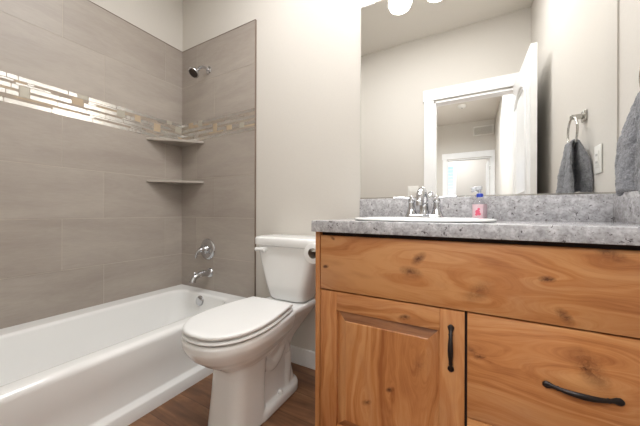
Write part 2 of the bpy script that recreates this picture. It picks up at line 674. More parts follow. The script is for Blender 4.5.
def tile_wall(name, parent, along0, along1, seamA, seamB, place, seed):
    """place(a, d, z): point at distance a along the wall, d proud of it."""
    rnd = random.Random(seed)
    bm = newbm()
    lay = bm.faces.layers.float.new('tone') if False else None
    faces = []
    tones = []

    def slab(a0, a1, z0, z1, d0, d1, mi, tone):
        pts = [place(a, d, z) for d in (d0, d1) for (a, z) in ((a0, z0), (a1, z0), (a1, z1), (a0, z1))]
        vs = [bm.verts.new(p) for p in pts]
        idx = ((4, 5, 6, 7), (0, 1, 5, 4), (1, 2, 6, 5), (2, 3, 7, 6), (3, 0, 4, 7), (0, 3, 2, 1))
        for q in idx:
            f = bm.faces.new([vs[i] for i in q])
            f.material_index = mi
            tones.append(tone)
    slab(along0, along1, TUBZ - 0.03, 2.184, 0.0, 0.0088, 1, 0.5)
    for (z0, z1, ph) in ROWS:
        s = seamA if ph == 0 else seamB
        st = s - 0.5925 * 6
        seams = [along0]
        while st < along1:
            if st > along0 + 0.004:
                seams.append(st)
            st += 0.5925
        seams.append(along1)
        zz0 = max(z0, TUBZ - 0.03)
        for a0, a1 in zip(seams[:-1], seams[1:]):
            if a1 - a0 < 0.004:
                continue
            slab(a0 + GR, a1 - GR, zz0 + GR, z1 - GR, 0.0, 0.01, 0, rnd.random())
    o = obj(name, bm, [M['tile'], M['caulk']], parent, smooth=False)
    at = o.data.attributes.new('tone', 'FLOAT', 'FACE')
    for i, tn in enumerate(tones):
        at.data[i].value = tn
    return o


def mosaic(name, parent, along0, along1, place, seed):
    rnd = random.Random(seed)
    bm = newbm()

    def slab(a0, a1, z0, z1, d1, mi):
        pts = [place(a, d, z) for d in (0.0, d1) for (a, z) in ((a0, z0), (a1, z0), (a1, z1), (a0, z1))]
        vs = [bm.verts.new(p) for p in pts]
        for q in ((4, 5, 6, 7), (0, 1, 5, 4), (1, 2, 6, 5), (2, 3, 7, 6), (3, 0, 4, 7)):
            f = bm.faces.new([vs[i] for i in q])
            f.material_index = mi
    g = 0.0015
    Z0, Z1 = 1.4545, 1.6045
    slab(along0, along1, Z0, Z1, 0.009, 3)
    # interlocking sticks of two heights, interrupted by square stones
    H = [0.0215, 0.0078, 0.0078, 0.0215, 0.0078, 0.0215, 0.0078, 0.0078, 0.0215]
    gap = (Z1 - Z0 - sum(H)) / len(H)
    rows = []
    z = Z0 + gap / 2
    for h in H:
        rows.append((z, z + h))
        z += h + gap
    squares = []
    a = along0 + rnd.uniform(0.02, 0.1)
    k0 = 0
    while a < along1:
        r0, r1 = [(0, 2), (3, 5), (6, 8), (2, 3), (5, 7)][rnd.randrange(5)]
        w = rnd.uniform(0.034, 0.052)
        squares.append((a, a + w, r0, r1, rnd.choice([1, 1, 2])))
        a += w + rnd.uniform(0.06, 0.24)
    for q0, q1, r0, r1, mi in squares:
        b0, b1 = max(q0, along0), min(q1, along1)
        if b1 - b0 > 0.004:
            slab(b0, b1, rows[r0][0], rows[r1][1], 0.0105, mi)
    for ri, (z0, z1) in enumerate(rows):
        thick = z1 - z0 > 0.01
        a = along0 - rnd.uniform(0, 0.1)
        while a < along1:
            L = rnd.uniform(0.09, 0.2) if rnd.random() < 0.72 else rnd.uniform(0.02, 0.05)
            mi = 0 if thick else rnd.choice([0, 0, 3, 3, 3, 1])
            if thick and L < 0.05:
                mi = rnd.choice([0, 0, 2])
            segs = [(max(a, along0), min(a + L, along1))]
            for q0, q1, r0, r1, _ in squares:
                if r0 <= ri <= r1:
                    nx = []
                    for b0, b1 in segs:
                        if q1 + 2 * g <= b0 or q0 - 2 * g >= b1:
                            nx.append((b0, b1))
                        else:
                            if q0 - 2 * g > b0:
                                nx.append((b0, q0 - 2 * g))
                            if q1 + 2 * g < b1:
                                nx.append((q1 + 2 * g, b1))
                    segs = nx
            for b0, b1 in segs:
                if b1 - b0 > 0.004:
                    slab(b0, b1, z0, z1, 0.0105, mi)
            a += L + 2 * g
    return obj(name, bm, [M['mos_white'], M['mos_beige'], M['mos_grey'], M['mos_taupe']], parent, smooth=False)


pl_left = lambda a, d, z: Vector((LW - 0.01 + d, a, z))
pl_back = lambda a, d, z: Vector((a, BW - d, z))
pl_end = lambda a, d, z: Vector((a, -0.145 + d, z))
tile_wall('tile_panel', wall_left, -0.145, BW, 0.641, 0.842, pl_left, 4)
mosaic('mosaic_band', wall_left, -0.145, BW, pl_left, 11)
tile_wall('tile_panel', wall_back, LW - 0.01, -1.2555, -1.843, -1.649, pl_back, 9)
mosaic('mosaic_band', wall_back, LW - 0.01, -1.2555, pl_back, 23)
bm = newbm()
box(bm, -1.2557, -1.2527, BW - 0.0115, BW, TUBZ - 0.02, 2.187)
box(bm, LW - 0.01, -1.2527, BW - 0.0115, BW, 2.184, 2.187)
obj('tile_edge_strip', bm, M['tileedge'], wall_back, smooth=False)
bm = newbm(); box(bm, LW - 0.01, LW + 0.0015, -0.145, BW, 2.184, 2.187)
obj('tile_edge_strip', bm, M['tileedge'], wall_left, smooth=False)

# ------------------------------------------------------------------ bathtub
def build_tub():
    t = thing('bathtub', (-1.65, 0.62, 0), 'white alcove bathtub with a smooth apron along the tiled left wall', 'bathtub')
    X0, X1, Y0, Y1 = LW + 0.001, -1.284, -0.133, BW - 0.011
    cx, cy, hx, hy = (X0 + X1) / 2, (Y0 + Y1) / 2, (X1 - X0) / 2, (Y1 - Y0) / 2

    def ring(x0, x1, y0, y1, r, z):
        return rrect((x0 + x1) / 2, (y0 + y1) / 2, (x1 - x0) / 2, (y1 - y0) / 2, r, z, 8)
    R = []
    R.append(ring(X0, X1 + 0.002, Y0, Y1, 0.004, 0.0))
    R.append(ring(X0, X1 + 0.002, Y0, Y1, 0.004, 0.052))
    R.append(ring(X0, X1 - 0.002, Y0, Y1, 0.004, 0.060))
    R.append(ring(X0, X1 - 0.020, Y0, Y1, 0.004, 0.070))
    R.append(ring(X0, X1 - 0.024, Y0, Y1, 0.004, 0.080))
    R.append(ring(X0, X1 - 0.014, Y0, Y1, 0.004, 0.20))
    R.append(ring(X0, X1 - 0.004, Y0, Y1, 0.004, TUBZ - 0.03))
    for i in range(1, 6):
        a = PI / 2 * i / 5
        q = 0.026
        R.append(ring(X0, X1 - 0.004 - q + q * math.cos(a), Y0, Y1, 0.004, TUBZ - q + q * math.sin(a)))
    # inner lip: 0.105 wide at the wall side, 0.075 at the apron, 0.075 at the drain end, rolled over
    ix0, ix1, iy0, iy1 = X0 + 0.10, X1 - 0.075, Y0 + 0.10, Y1 - 0.070
    R.append(ring(ix0 - 0.006, ix1 + 0.006, iy0 - 0.006, iy1 + 0.006, 0.09, TUBZ))
    for i in range(1, 6):
        a = PI / 2 * i / 5
        q = 0.018
        R.append(ring(ix0 - q * 0 + q * math.sin(a), ix1 - q * math.sin(a), iy0 + q * math.sin(a), iy1 - q * math.sin(a), 0.10, TUBZ - q + q * math.cos(a)))
    R.append(ring(ix0 + 0.035, ix1 - 0.032, iy0 + 0.10, iy1 - 0.030, 0.12, 0.22))
    R.append(ring(ix0 + 0.055, ix1 - 0.048, iy0 + 0.20, iy1 - 0.048, 0.13, 0.12))
    R.append(ring(ix0 + 0.085, ix1 - 0.075, iy0 + 0.27, iy1 - 0.080, 0.13, 0.075))
    R.append(ring(ix0 + 0.14, ix1 - 0.13, iy0 + 0.36, iy1 - 0.14, 0.10, 0.06))
    bm = newbm()
    loft(bm, R)
    obj('tub_shell', bm, M['acrylic'], t, auto=50)
    # overflow plate on the drain end wall
    oy = iy1 - 0.024
    bm = newbm()
    lathe(bm, (-1.677, oy + 0.004, 0.284), (0, -1, 0.14), [(0, 0.036), (0.006, 0.036), (0.012, 0.033), (0.015, 0.026), (0.016, 0.0)], 32, cap1=False)
    obj('overflow_plate', bm, M['chrome'], t)
    bm = newbm()
    lathe(bm, (-1.67, 1.05, 0.058), (0, 0, 1), [(0, 0.035), (0.004, 0.035), (0.006, 0.03), (0.0062, 0.012), (0.012, 0.01), (0.014, 0.0)], 24, cap1=False)
    obj('drain', bm, M['chrome'], t)


build_tub()

# ------------------------------------------------------------------ corner shelves
def shelf(z, label):
    bm = newbm()
    a = Vector((LW + 0.001, BW - 0.011))
    L1, L2 = 0.275, 0.262
    pts = [Vector((a.x, a.y)), Vector((a.x, a.y - L1))]
    for i in range(1, 8):
        s = i / 8
        p = Vector((a.x, a.y - L1)).lerp(Vector((a.x + L2, a.y)), s)
        bow = math.sin(PI * s) * 0.006
        pts.append(p + Vector((bow, -bow)))
    pts.append(Vector((a.x + L2, a.y)))
    loft(bm, [[Vector((p.x, p.y, zz)) for p in pts] for zz in (z - 0.017, z)])
    o = obj('corner_shelf', bm, M['tile'], None, smooth=False, origin=(a.x, a.y, z - 0.017))
    at = o.data.attributes.new('tone', 'FLOAT', 'FACE')
    for q in at.data:
        q.value = 0.6
    bv = o.modifiers.new('edge', 'BEVEL')
    bv.width = 0.002
    bv.segments = 2
    tag(o, label, 'shelf', 'corner shelves in the shower')


shelf(1.443, 'upper tile corner shelf, just under the mosaic band')
shelf(1.143, 'lower tile corner shelf, above the bath spout and valve')

# ------------------------------------------------------------------ shower fittings
TY = BW - 0.0105
t = thing('shower_sprayer', (-1.709, TY, 1.963), 'chrome shower head on a bent arm high on the tiled wall', 'shower head')
bm = newbm()
lathe(bm, (-1.709, TY, 1.963), (0, -1, 0), [(0, 0.029), (0.004, 0.029), (0.010, 0.022), (0.013, 0.0125)], 28)
obj('flange', bm, M['chrome'], t)
bm = newbm()
tube(bm, [(-1.709, TY - 0.006, 1.963), (-1.709, TY - 0.035, 1.966), (-1.708, TY - 0.062, 1.958), (-1.707, TY - 0.085, 1.938), (-1.706, TY - 0.098, 1.922)], 0.0098, 14)
obj('arm', bm, M['chrome'], t)
hd = Vector((0.04, -0.66, -0.75)).normalized()
h0 = Vector((-1.706, TY - 0.092, 1.928))
bm = newbm()
lathe(bm, h0, hd, [(-0.004, 0.009), (0.004, 0.013), (0.012, 0.0135), (0.020, 0.012), (0.026, 0.016), (0.040, 0.030), (0.050, 0.0375), (0.058, 0.039), (0.062, 0.0375), (0.0625, 0.031)], 36)
obj('head', bm, M['chrome'], t)
bm = newbm()
lathe(bm, h0, hd, [(0.0615, 0.031), (0.0636, 0.0305), (0.0645, 0.02), (0.0646, 0.0)], 32, cap1=False)
s_, u_ = frame_of(hd)
for rr, cnt in ((0.024, 14), (0.014, 8), (0.0, 1)):
    for i in range(cnt):
        a = 2 * PI * i / cnt
        lathe(bm, h0 + (s_ * math.cos(a) + u_ * math.sin(a)) * rr, hd, [(0.064, 0.0018), (0.0668, 0.0012)], 8)
obj('nozzle_face', bm, M['nozzle'], t)

t = thing('shower_valve', (-1.714, TY, 0.636), 'round chrome shower valve plate with a lever, above the bath spout', 'shower valve')
bm = newbm()
lathe(bm, (-1.714, TY, 0.636), (0, -1, 0), [(0, 0.078), (0.003, 0.078), (0.008, 0.074), (0.012, 0.066), (0.0135, 0.052), (0.016, 0.040), (0.018, 0.032)], 48)
obj('escutcheon', bm, M['chrome'], t)
bm = newbm()
lathe(bm, (-1.714, TY - 0.015, 0.636), (0, -1, 0), [(0, 0.031), (0.012, 0.030), (0.020, 0.022), (0.034, 0.019), (0.05, 0.018), (0.056, 0.014), (0.058, 0.0)], 32, cap1=False)
obj('hub', bm, M['chrome'], t)
bm = newbm()
tube(bm, [(-1.714, TY - 0.058, 0.640), (-1.719, TY - 0.075, 0.632), (-1.726, TY - 0.086, 0.612), (-1.732, TY - 0.090, 0.580)], [0.013, 0.011, 0.008, 0.0095, 0.006], 14)
obj('lever', bm, M['chrome'], t)

t = thing('bath_spout', (-1.691, TY, 0.464), 'chrome bath spout with a diverter knob, below the round valve', 'bath spout')
bm = newbm()
lathe(bm, (-1.691, TY, 0.464), (0, -1, 0), [(0, 0.034), (0.004, 0.035), (0.012, 0.031), (0.016, 0.024)], 32)
obj('flange', bm, M['chrome'], t)
bm = newbm()
tube(bm, [(-1.691, TY - 0.01, 0.465), (-1.692, TY - 0.05, 0.468), (-1.694, TY - 0.095, 0.464), (-1.696, TY - 0.125, 0.450), (-1.697, TY - 0.138, 0.428), (-1.697, TY - 0.14, 0.42)],
     [0.024, 0.022, 0.019, 0.019, 0.0215, 0.0225], 18)
obj('spout_body', bm, M['chrome'], t)
bm = newbm()
lathe(bm, (-1.696, TY - 0.122, 0.462), (0, 0, 1), [(0, 0.005), (0.014, 0.004), (0.017, 0.0075), (0.023, 0.008), (0.027, 0.005), (0.028, 0.0)], 16, cap1=False)
obj('diverter_knob', bm, M['chrome'], t)

# ------------------------------------------------------------------ toilet
TX = -0.880


def egg(cy_front, cy_back, hw, hb, z, n=48, px=2.3, wide=0.46, cx=TX):
    """D/egg outline: front tip at cy_front, flat back at cy_back (half width hb there), half width hw at its widest."""
    L = cy_back - cy_front
    out = []
    m = n // 2
    right = []
    for i in range(m + 1):
        s = i / m
        s2 = 1 - math.cos(s * PI / 2) if s < 1 else 1.0
        y = cy_front + L * s2
        if s2 < wide:
            q = (wide - s2) / wide
            w = hw * (1 - q ** px) ** (1 / px)
        else:
            q = (s2 - wide) / (1 - wide)
            w = hw + (hb - hw) * (3 * q * q - 2 * q ** 3) * 0.5 + (hb - hw) * 0.5 * q * q
        right.append((w, y))
    pts = [Vector((cx + w, y, z)) for w, y in right]
    pts += [Vector((cx - w, y, z)) for w, y in right[::-1]][:-1]
    return pts


def build_toilet():
    t = thing('toilet', (TX, 1.05, 0), 'white two-piece toilet with closed lid between tub and vanity', 'toilet')
    # --- bowl, pedestal and foot fused into one porcelain body
    bm = newbm()
    f, b = 0.632, 1.10
    R = []
    for z, df, db, k, hb in ((0.275, 0.135, -0.10, 0.54, 0.085), (0.300, 0.100, -0.06, 0.64, 0.095), (0.328, 0.060, -0.03, 0.78, 0.11), (0.358, 0.026, 0.0, 0.91, 0.125), (0.385, 0.008, 0.0, 0.975, 0.132), (0.40, 0.001, 0.0, 1.0, 0.135), (0.425, 0.0, 0.0, 1.0, 0.135), (0.434, 0.006, 0.0, 0.975, 0.130)):
        R.append(egg(f + df, b + db, 0.166 * k, hb, z))
    loft(bm, R)
    # rear deck under the tank, sloping into the rear body
    R = []
    for z, y0, y1, hw in ((0.22, 0.95, 1.17, 0.062), (0.28, 0.95, 1.21, 0.075), (0.34, 0.96, 1.27, 0.10), (0.39, 0.98, 1.32, 0.125), (0.42, 0.98, 1.335, 0.134), (0.434, 0.98, 1.33, 0.128)):
        R.append(rrect(TX, (y0 + y1) / 2, hw, (y1 - y0) / 2, 0.04, z, 6))
    loft(bm, R)
    # front column
    R = []
    for z, y0, y1, hw in ((0.0, 0.750, 0.96, 0.096), (0.06, 0.757, 0.96, 0.094), (0.16, 0.768, 0.96, 0.091), (0.24, 0.775, 0.97, 0.089), (0.33, 0.775, 0.98, 0.091)):
        R.append(rrect(TX, (y0 + y1) / 2, hw, (y1 - y0) / 2, 0.052, z, 6))
    loft(bm, R)
    # rear body with the trapway bulge
    R = []
    for z, y0, y1, hw in ((0.0, 0.85, 1.22, 0.075), (0.12, 0.85, 1.19, 0.066), (0.30, 0.85, 1.17, 0.064)):
        R.append(rrect(TX, (y0 + y1) / 2, hw, (y1 - y0) / 2, 0.04, z, 6))
    loft(bm, R)
    for sgn in (-1, 1):
        xx = TX + sgn * 0.046
        tube(bm, [(xx, 0.90, 0.275), (xx, 0.96, 0.225), (xx, 1.01, 0.20), (xx, 1.06, 0.225), (xx, 1.09, 0.27)], 0.034, 14)
        tube(bm, [(xx, 1.10, 0.28), (xx, 1.135, 0.20), (xx, 1.13, 0.10), (xx, 1.12, 0.03)], 0.032, 14)
    # foot flange
    R = []
    for z, q in ((0.0, 0.0), (0.034, 0.0), (0.042, 0.004), (0.047, 0.014)):
        R.append(rrect(TX, 1.045, 0.100 - q, 0.185 - q, 0.08, z, 8))
    loft(bm, R)
    o = obj('bowl', bm, M['porcelain'], t, auto=180)
    rm = o.modifiers.new('fuse', 'REMESH')
    rm.mode = 'VOXEL'
    rm.voxel_size = 0.0042
    rm.use_smooth_shade = True
    sm = o.modifiers.new('glaze', 'SMOOTH')
    sm.factor = 0.5
    sm.iterations = 9
    for sgn in (1, -1):
        bm = newbm()
        lathe(bm, (TX + sgn * 0.078, 1.055, 0.044), (0, 0, 1), [(0, 0.015), (0.008, 0.0145), (0.016, 0.011), (0.020, 0.005), (0.021, 0.0)], 20, cap1=False)
        obj('bolt_cap', bm, M['seat'], t)
    # --- seat and lid
    bm = newbm()
    R = []
    for z, g in ((0.4385, 0.010), (0.4395, 0.003), (0.444, 0.0), (0.450, 0.002), (0.4525, 0.010)):
        R.append(egg(f + 0.002 + g, b - 0.008 - g, 0.167 - g, 0.128 - g, z))
    loft(bm, R)
    obj('seat', bm, M['seat'], t, auto=50)
    bm = newbm()
    R = []
    for z, g in ((0.4560, 0.010), (0.4575, 0.003), (0.462, 0.0), (0.4685, 0.001), (0.4720, 0.004), (0.4735, 0.010), (0.4742, 0.024)):
        R.append(egg(f + 0.004 + g, b - 0.012 - g, 0.164 - g, 0.126 - g, z))
    loft(bm, R)
    obj('lid', bm, M['seat'], t, auto=50)
    for sgn in (1, -1):
        bm = newbm()
        b2 = bmesh.new()
        box(bm, TX + sgn * 0.072 - 0.022, TX + sgn * 0.072 + 0.022, b - 0.006, b + 0.024, 0.434, 0.460, 0.007, 3)
        obj('hinge', bm, M['seat'], t)
    # --- tank
    bm = newbm()
    R = []
    for z, hw, y0, y1, r in ((0.432, 0.095, 1.205, 1.33, 0.05), (0.437, 0.112, 1.193, 1.343, 0.055), (0.450, 0.122, 1.184, 1.352, 0.055), (0.52, 0.142, 1.180, 1.357, 0.05), (0.62, 0.168, 1.176, 1.362, 0.045), (0.724, 0.190, 1.172, 1.364, 0.045), (0.728, 0.188, 1.174, 1.362, 0.045)):
        R.append(rrect(TX, (y0 + y1) / 2, hw, (y1 - y0) / 2, r, z, 8))
    loft(bm, R)
    obj('tank', bm, M['porcelain'], t, auto=50)
    bm = newbm()
    R = []
    for z, g in ((0.7285, 0.008), (0.732, 0.002), (0.736, 0.0), (0.766, 0.0), (0.773, 0.003), (0.7765, 0.010), (0.7775, 0.025), (0.7785, 0.06)):
        R.append(rrect(TX, 1.266, 0.204 - g, 0.107 - g, 0.045, z, 8))
    loft(bm, R)
    obj('tank_lid', bm, M['porcelain'], t, auto=50)
    bm = newbm()
    hx, hy, hz = TX - 0.118, 1.172, 0.708
    lathe(bm, (hx, hy + 0.004, hz), (0, -1, 0), [(0, 0.017), (0.010, 0.017), (0.016, 0.013), (0.020, 0.0)], 24, cap1=False)
    tube(bm, [(hx + 0.004, hy - 0.014, hz + 0.002), (hx - 0.02, hy - 0.018, hz + 0.002), (hx - 0.05, hy - 0.018, hz - 0.001)], [0.009, 0.0085, 0.0105], 12)
    obj('flush_lever', bm, M['seat'], t)


build_toilet()

# ------------------------------------------------------------------ vanity cabinet
VF = 0.9404          # front face of doors and drawers
VX0, VX1 = -0.5429, RW - 0.002


def panel_wood(name, axis, base, knots, seed, **kw):
    return wood(name, axis, [(x - base[0], z - base[2], s, a, d) for (x, z, s, a, d) in knots], seed, **kw)


def build_vanity():
    base = (-0.04, 1.15, 0.0)
    t = thing('vanity_cabinet', base, 'knotty alder vanity cabinet with a raised-panel door and wide drawers', 'vanity cabinet')
    T = 0.020
    w_side = panel_wood('alder_side', 'Z', base, [], 2.0)
    bm = newbm()
    box(bm, VX0, VX0 + 0.020, VF, BW - 0.002, 0.0, 0.8385, 0.001)
    obj('side_panel', bm, w_side, t)
    bm = newbm()
    box(bm, VX1 - 0.018, VX1, VF + 0.02, BW - 0.002, 0.0, 0.8385)
    obj('side_panel', bm, w_side, t)
    bm = newbm()
    box(bm, VX0 + 0.020, VX1 - 0.018, VF + T + 0.001, VF + T + 0.018, 0.026, 0.8385)
    box(bm, VX0 + 0.020, VX1 - 0.018, VF + 0.075, VF + 0.090, 0.0, 0.026)
    box(bm, VX0 + 0.020, VX1 - 0.018, VF + T + 0.018, BW - 0.02, 0.026, 0.044)
    obj('face_frame', bm, M['gap'], t)
    # false front under the counter
    kn = [(-0.153, 0.762, 0.017, 0.8, 0.9), (-0.176, 0.716, 0.022, -0.2, 0.75), (-0.497, 0.703, 0.008, 0.2, 1.3), (-0.467, 0.815, 0.007, -0.6, 1.2),
          (0.177, 0.736, 0.011, 0.05, 1.4), (0.214, 0.642, 0.016, -0.9, 0.8), (0.30, 0.812, 0.019, -0.45, 0.8), (0.02, 0.680, 0.030, 0.7, 0.5)]
    bm = newbm()
    box(bm, -0.5195, VX1 - 0.012, VF, VF + T, 0.6155, 0.8245, 0.0018)
    obj('drawer_front', bm, panel_wood('alder_false_front', 'X', base, kn, 5.0), t)
    # drawers
    for i, (z0, z1, kn) in enumerate((
            (0.2965, 0.6105, [(0.262, 0.520, 0.034, -1.0, 0.75), (0.255, 0.517, 0.010, 0.3, 1.3), (0.021, 0.486, 0.010, 0.3, 1.0), (0.0, 0.500, 0.012, -0.6, 0.6)]),
            (0.030, 0.2925, [(0.15, 0.22, 0.02, 0.3, 0.8)]))):
        bm = newbm()
        box(bm, -0.0115, VX1 - 0.012, VF, VF + T, z0, z1, 0.0018)
        d = obj('drawer', bm, panel_wood('alder_drawer', 'X', base, kn, 8.0 + 3 * i), t)
        zh = 0.4565 if i == 0 else 0.205
        pull('handle', (0.167, VF, zh), (0.323, VF, zh), d)
    # door: stiles, rails and raised panel
    x0, x1, z0, z1 = -0.5195, -0.0185, 0.030, 0.6105
    sw = 0.070
    wz = panel_wood('alder_stile', 'Z', base, [], 3.3)
    wx = panel_wood('alder_rail', 'X', base, [(-0.196, 0.562, 0.012, 0.2, 1.0)], 4.4)
    wp = panel_wood('alder_panel', 'Z', base, [(-0.245, 0.303, 0.010, 0.5, 1.2), (-0.15, 0.415, 0.024, 1.2, 0.35), (-0.33, 0.23, 0.012, 0.5, 0.8)], 6.1)
    bm = newbm()
    for a, b in ((x0, x0 + sw), (x1 - sw, x1)):
        box(bm, a, b, VF, VF + T, z0, z1, 0.0016, mi=0)
    for a, b in ((z0, z0 + sw), (z1 - sw, z1)):
        box(bm, x0 + sw, x1 - sw, VF + 0.0003, VF + T, a, b, 0.0012, mi=1)
    d = obj('door', bm, [wz, wx], t)
    bm = newbm()
    px0, px1, pz0, pz1 = x0 + sw - 0.002, x1 - sw + 0.002, z0 + sw - 0.002, z1 - sw + 0.002

    def rr(i, y):
        return [Vector((px0 + i, y, pz0 + i)), Vector((px1 - i, y, pz0 + i)), Vector((px1 - i, y, pz1 - i)), Vector((px0 + i, y, pz1 - i))]
    loft(bm, [rr(0, VF + 0.018), rr(0, VF + 0.0150), rr(0.004, VF + 0.0150), rr(0.036, VF + 0.003), rr(0.0385, VF + 0.0012), rr(0.041, VF + 0.001)])
    for f in bm.faces:
        c = f.calc_center_median()
        if abs(c.z - pz1) < 0.036 or abs(c.z - pz0) < 0.036:
            f.material_index = 1
    obj('raised_panel', bm, [wp, wood('alder_end_grain', 'X', [], 7.7, light=(160, 106, 66), mid=(138, 88, 52), dark=(112, 68, 40), rough=0.24)], d, smooth=False)
    pull('handle', (-0.056, VF, 0.424), (-0.056, VF, 0.568), d)


def pull(name, a, b, parent):
    """Arched bronze pull with flared feet and collars, between two points of a front face."""
    a, b = Vector(a), Vector(b)
    d = (b - a)
    L = d.length
    d.normalize()
    out = Vector((0, -1, 0))
    side = d.cross(out)
    bm = newbm()
    P = []
    R = []
    Fl = []
    prof = [(0.0, 0.007, 0.0035), (0.015, 0.0068, 0.0065), (0.045, 0.0070, 0.0098), (0.09, 0.0075, 0.0085), (0.13, 0.0100, 0.0058), (0.17, 0.0135, 0.0050), (0.195, 0.0150, 0.0068), (0.215, 0.0165, 0.0052),
            (0.28, 0.0205, 0.0060), (0.38, 0.0245, 0.0072), (0.5, 0.0260, 0.0078)]
    prof = prof + [(1 - s, o, r) for s, o, r in prof[::-1][1:]]
    rings = []
    n = 14
    pts = [a + d * (L * s) + out * o for s, o, r in prof]
    for i, (s, o, r) in enumerate(prof):
        tg = (pts[min(i + 1, len(pts) - 1)] - pts[max(i - 1, 0)]).normalized()
        nn = side.cross(tg).normalized()
        th = min(r, 0.0052)
        rings.append([pts[i] + side * math.cos(2 * PI * k / n) * r + nn * math.sin(2 * PI * k / n) * th for k in range(n)])
    loft(bm, rings)
    for s in (0.045, 0.955):
        c = a + d * (L * s)
        lathe(bm, c + out * -0.0, out, [(0, 0.0055), (0.008, 0.005)], 12)
    obj(name, bm, M['bronze'], parent, auto=60)


build_vanity()

# ------------------------------------------------------------------ countertop with backsplash, sink, faucet
CF = 0.9104
t = thing('countertop', (-0.04, 1.15, 0.8392), 'speckled grey countertop with matching backsplash on the alder vanity', 'countertop')
bm = newbm()
box(bm, -0.5448, RW - 0.001, CF, BW - 0.001, 0.8392, CT, 0.0022, 3)
obj('slab', bm, M['granite'], t)
bm = newbm()
box(bm, -0.5175, RW - 0.001, BW - 0.020, BW - 0.001, CT, 0.9835, 0.0015)
obj('backsplash', bm, M['granite'], t)
bm = newbm()
box(bm, RW - 0.020, RW - 0.001, CF + 0.03, BW - 0.020, CT, 0.9835, 0.0015)
obj('side_splash', bm, M['granite'], t)

SX, SY = -0.180, 1.137


def oval(hx, hy, z, n=56, e=2.25, dy=0.0):
    out = []
    for i in range(n):
        a = 2 * PI * i / n
        c, s = math.cos(a), math.sin(a)
        out.append(Vector((SX + hx * math.copysign(abs(c) ** (2 / e), c), SY + dy + hy * math.copysign(abs(s) ** (2 / e), s), z)))
    return out


t = thing('sink', (SX, SY, CT), 'white oval drop-in sink set into the grey countertop under the mirror', 'sink')
bm = newbm()
R = [oval(0.250, 0.206, CT + 0.0003), oval(0.257, 0.212, CT + 0.004), oval(0.257, 0.212, CT + 0.0075), oval(0.252, 0.207, CT + 0.0105), oval(0.242, 0.197, CT + 0.0112),
     oval(0.212, 0.140, CT + 0.0105, dy=-0.035), oval(0.204, 0.133, CT + 0.0068, dy=-0.035), oval(0.20, 0.129, CT + 0.0045, dy=-0.035), oval(0.12, 0.08, CT + 0.0025, dy=-0.035), oval(0.03, 0.03, CT + 0.002, dy=-0.035)]
loft(bm, R)
obj('basin', bm, M['porcelain'], t, auto=50)
bm = newbm()
lathe(bm, (SX, SY - 0.035, CT + 0.0022), (0, 0, 1), [(0, 0.024), (0.002, 0.024), (0.003, 0.018), (0.003, 0.0)], 24, cap1=False)
obj('drain', bm, M['chrome'], t)

FX, FY, FZ = -0.186, 1.282, CT + 0.0112
t = thing('faucet', (FX, FY, FZ), 'chrome two-handle faucet on the back rim of the white sink', 'faucet')
bm = newbm()
R = []
for z, g in ((0.0, 0.0), (0.006, 0.0), (0.011, 0.003), (0.014, 0.010)):
    R.append(rrect(FX, FY, 0.080 - g, 0.027 - g, 0.026 - g, FZ + z, 8))
loft(bm, R)
obj('base', bm, M['chrome'], t, auto=50)
bm = newbm()
tube(bm, [(FX, FY, FZ + 0.01), (FX, FY - 0.002, FZ + 0.055), (FX, FY - 0.018, FZ + 0.095), (FX, FY - 0.055, FZ + 0.113), (FX, FY - 0.095, FZ + 0.094), (FX, FY - 0.108, FZ + 0.066), (FX, FY - 0.11, FZ + 0.048)],
     [0.021, 0.019, 0.017, 0.0165, 0.0165, 0.0165, 0.0165], 20)
lathe(bm, (FX, FY, FZ + 0.008), (0, 0, 1), [(0, 0.025), (0.012, 0.0235), (0.03, 0.018)], 24)
obj('spout', bm, M['chrome'], t)
for sgn in (-1, 1):
    hx = FX + sgn * 0.0525
    bm = newbm()
    lathe(bm, (hx, FY, FZ + 0.006), (0, 0, 1), [(0, 0.025), (0.006, 0.0245), (0.020, 0.019), (0.042, 0.0145), (0.058, 0.0135), (0.061, 0.0155), (0.066, 0.0155), (0.070, 0.013), (0.082, 0.012), (0.088, 0.008), (0.09, 0.0)], 28, cap1=False)
    hb = obj('handle', bm, M['chrome'], t)
    bm = newbm()
    tube(bm, [(hx + sgn * 0.004, FY, FZ + 0.082), (hx + sgn * 0.03, FY - 0.006, FZ + 0.086), (hx + sgn * 0.055, FY - 0.014, FZ + 0.087), (hx + sgn * 0.078, FY - 0.022, FZ + 0.086)], [0.0075, 0.006, 0.0055, 0.0062], 12, flat=0.75)
    obj('lever', bm, M['chrome'], hb)

# soap bottle
bx, by = 0.028, 1.303
t = thing('soap_bottle', (bx, by, CT), 'clear pump soap bottle with pink label and blue neck behind the sink', 'soap bottle')
bm = newbm()
R = []
for z, hx, hy in ((0.0005, 0.022, 0.015), (0.004, 0.0265, 0.0185), (0.07, 0.0265, 0.0185), (0.082, 0.023, 0.017), (0.092, 0.013, 0.012), (0.098, 0.0105, 0.0105)):
    R.append(rrect(bx, by, hx, hy, min(hx, hy) * 0.9, CT + z, 6))
loft(bm, R)
bt = obj('bottle_body', bm, M['bottle'], t, auto=60)
bm = newbm()
R = [rrect(bx - 0.002, by, 0.0255, 0.0192, 0.017, CT + z, 6) for z in (0.012, 0.066)]
loft(bm, R, False, False)
lb = obj('label', bm, M['pink'], bt, auto=60)
bm = newbm()
for (dx, dz, r) in ((-0.008, 0.035, 0.0085), (-0.002, 0.026, 0.006), (-0.012, 0.024, 0.005), (-0.004, 0.046, 0.005)):
    lathe(bm, (bx + dx, by - 0.0190, CT + dz), (0, -1, 0), [(0, r), (0.0006, r * 0.95)], 14)
obj('flower_print', bm, M['rose'], bt)
bm = newbm()
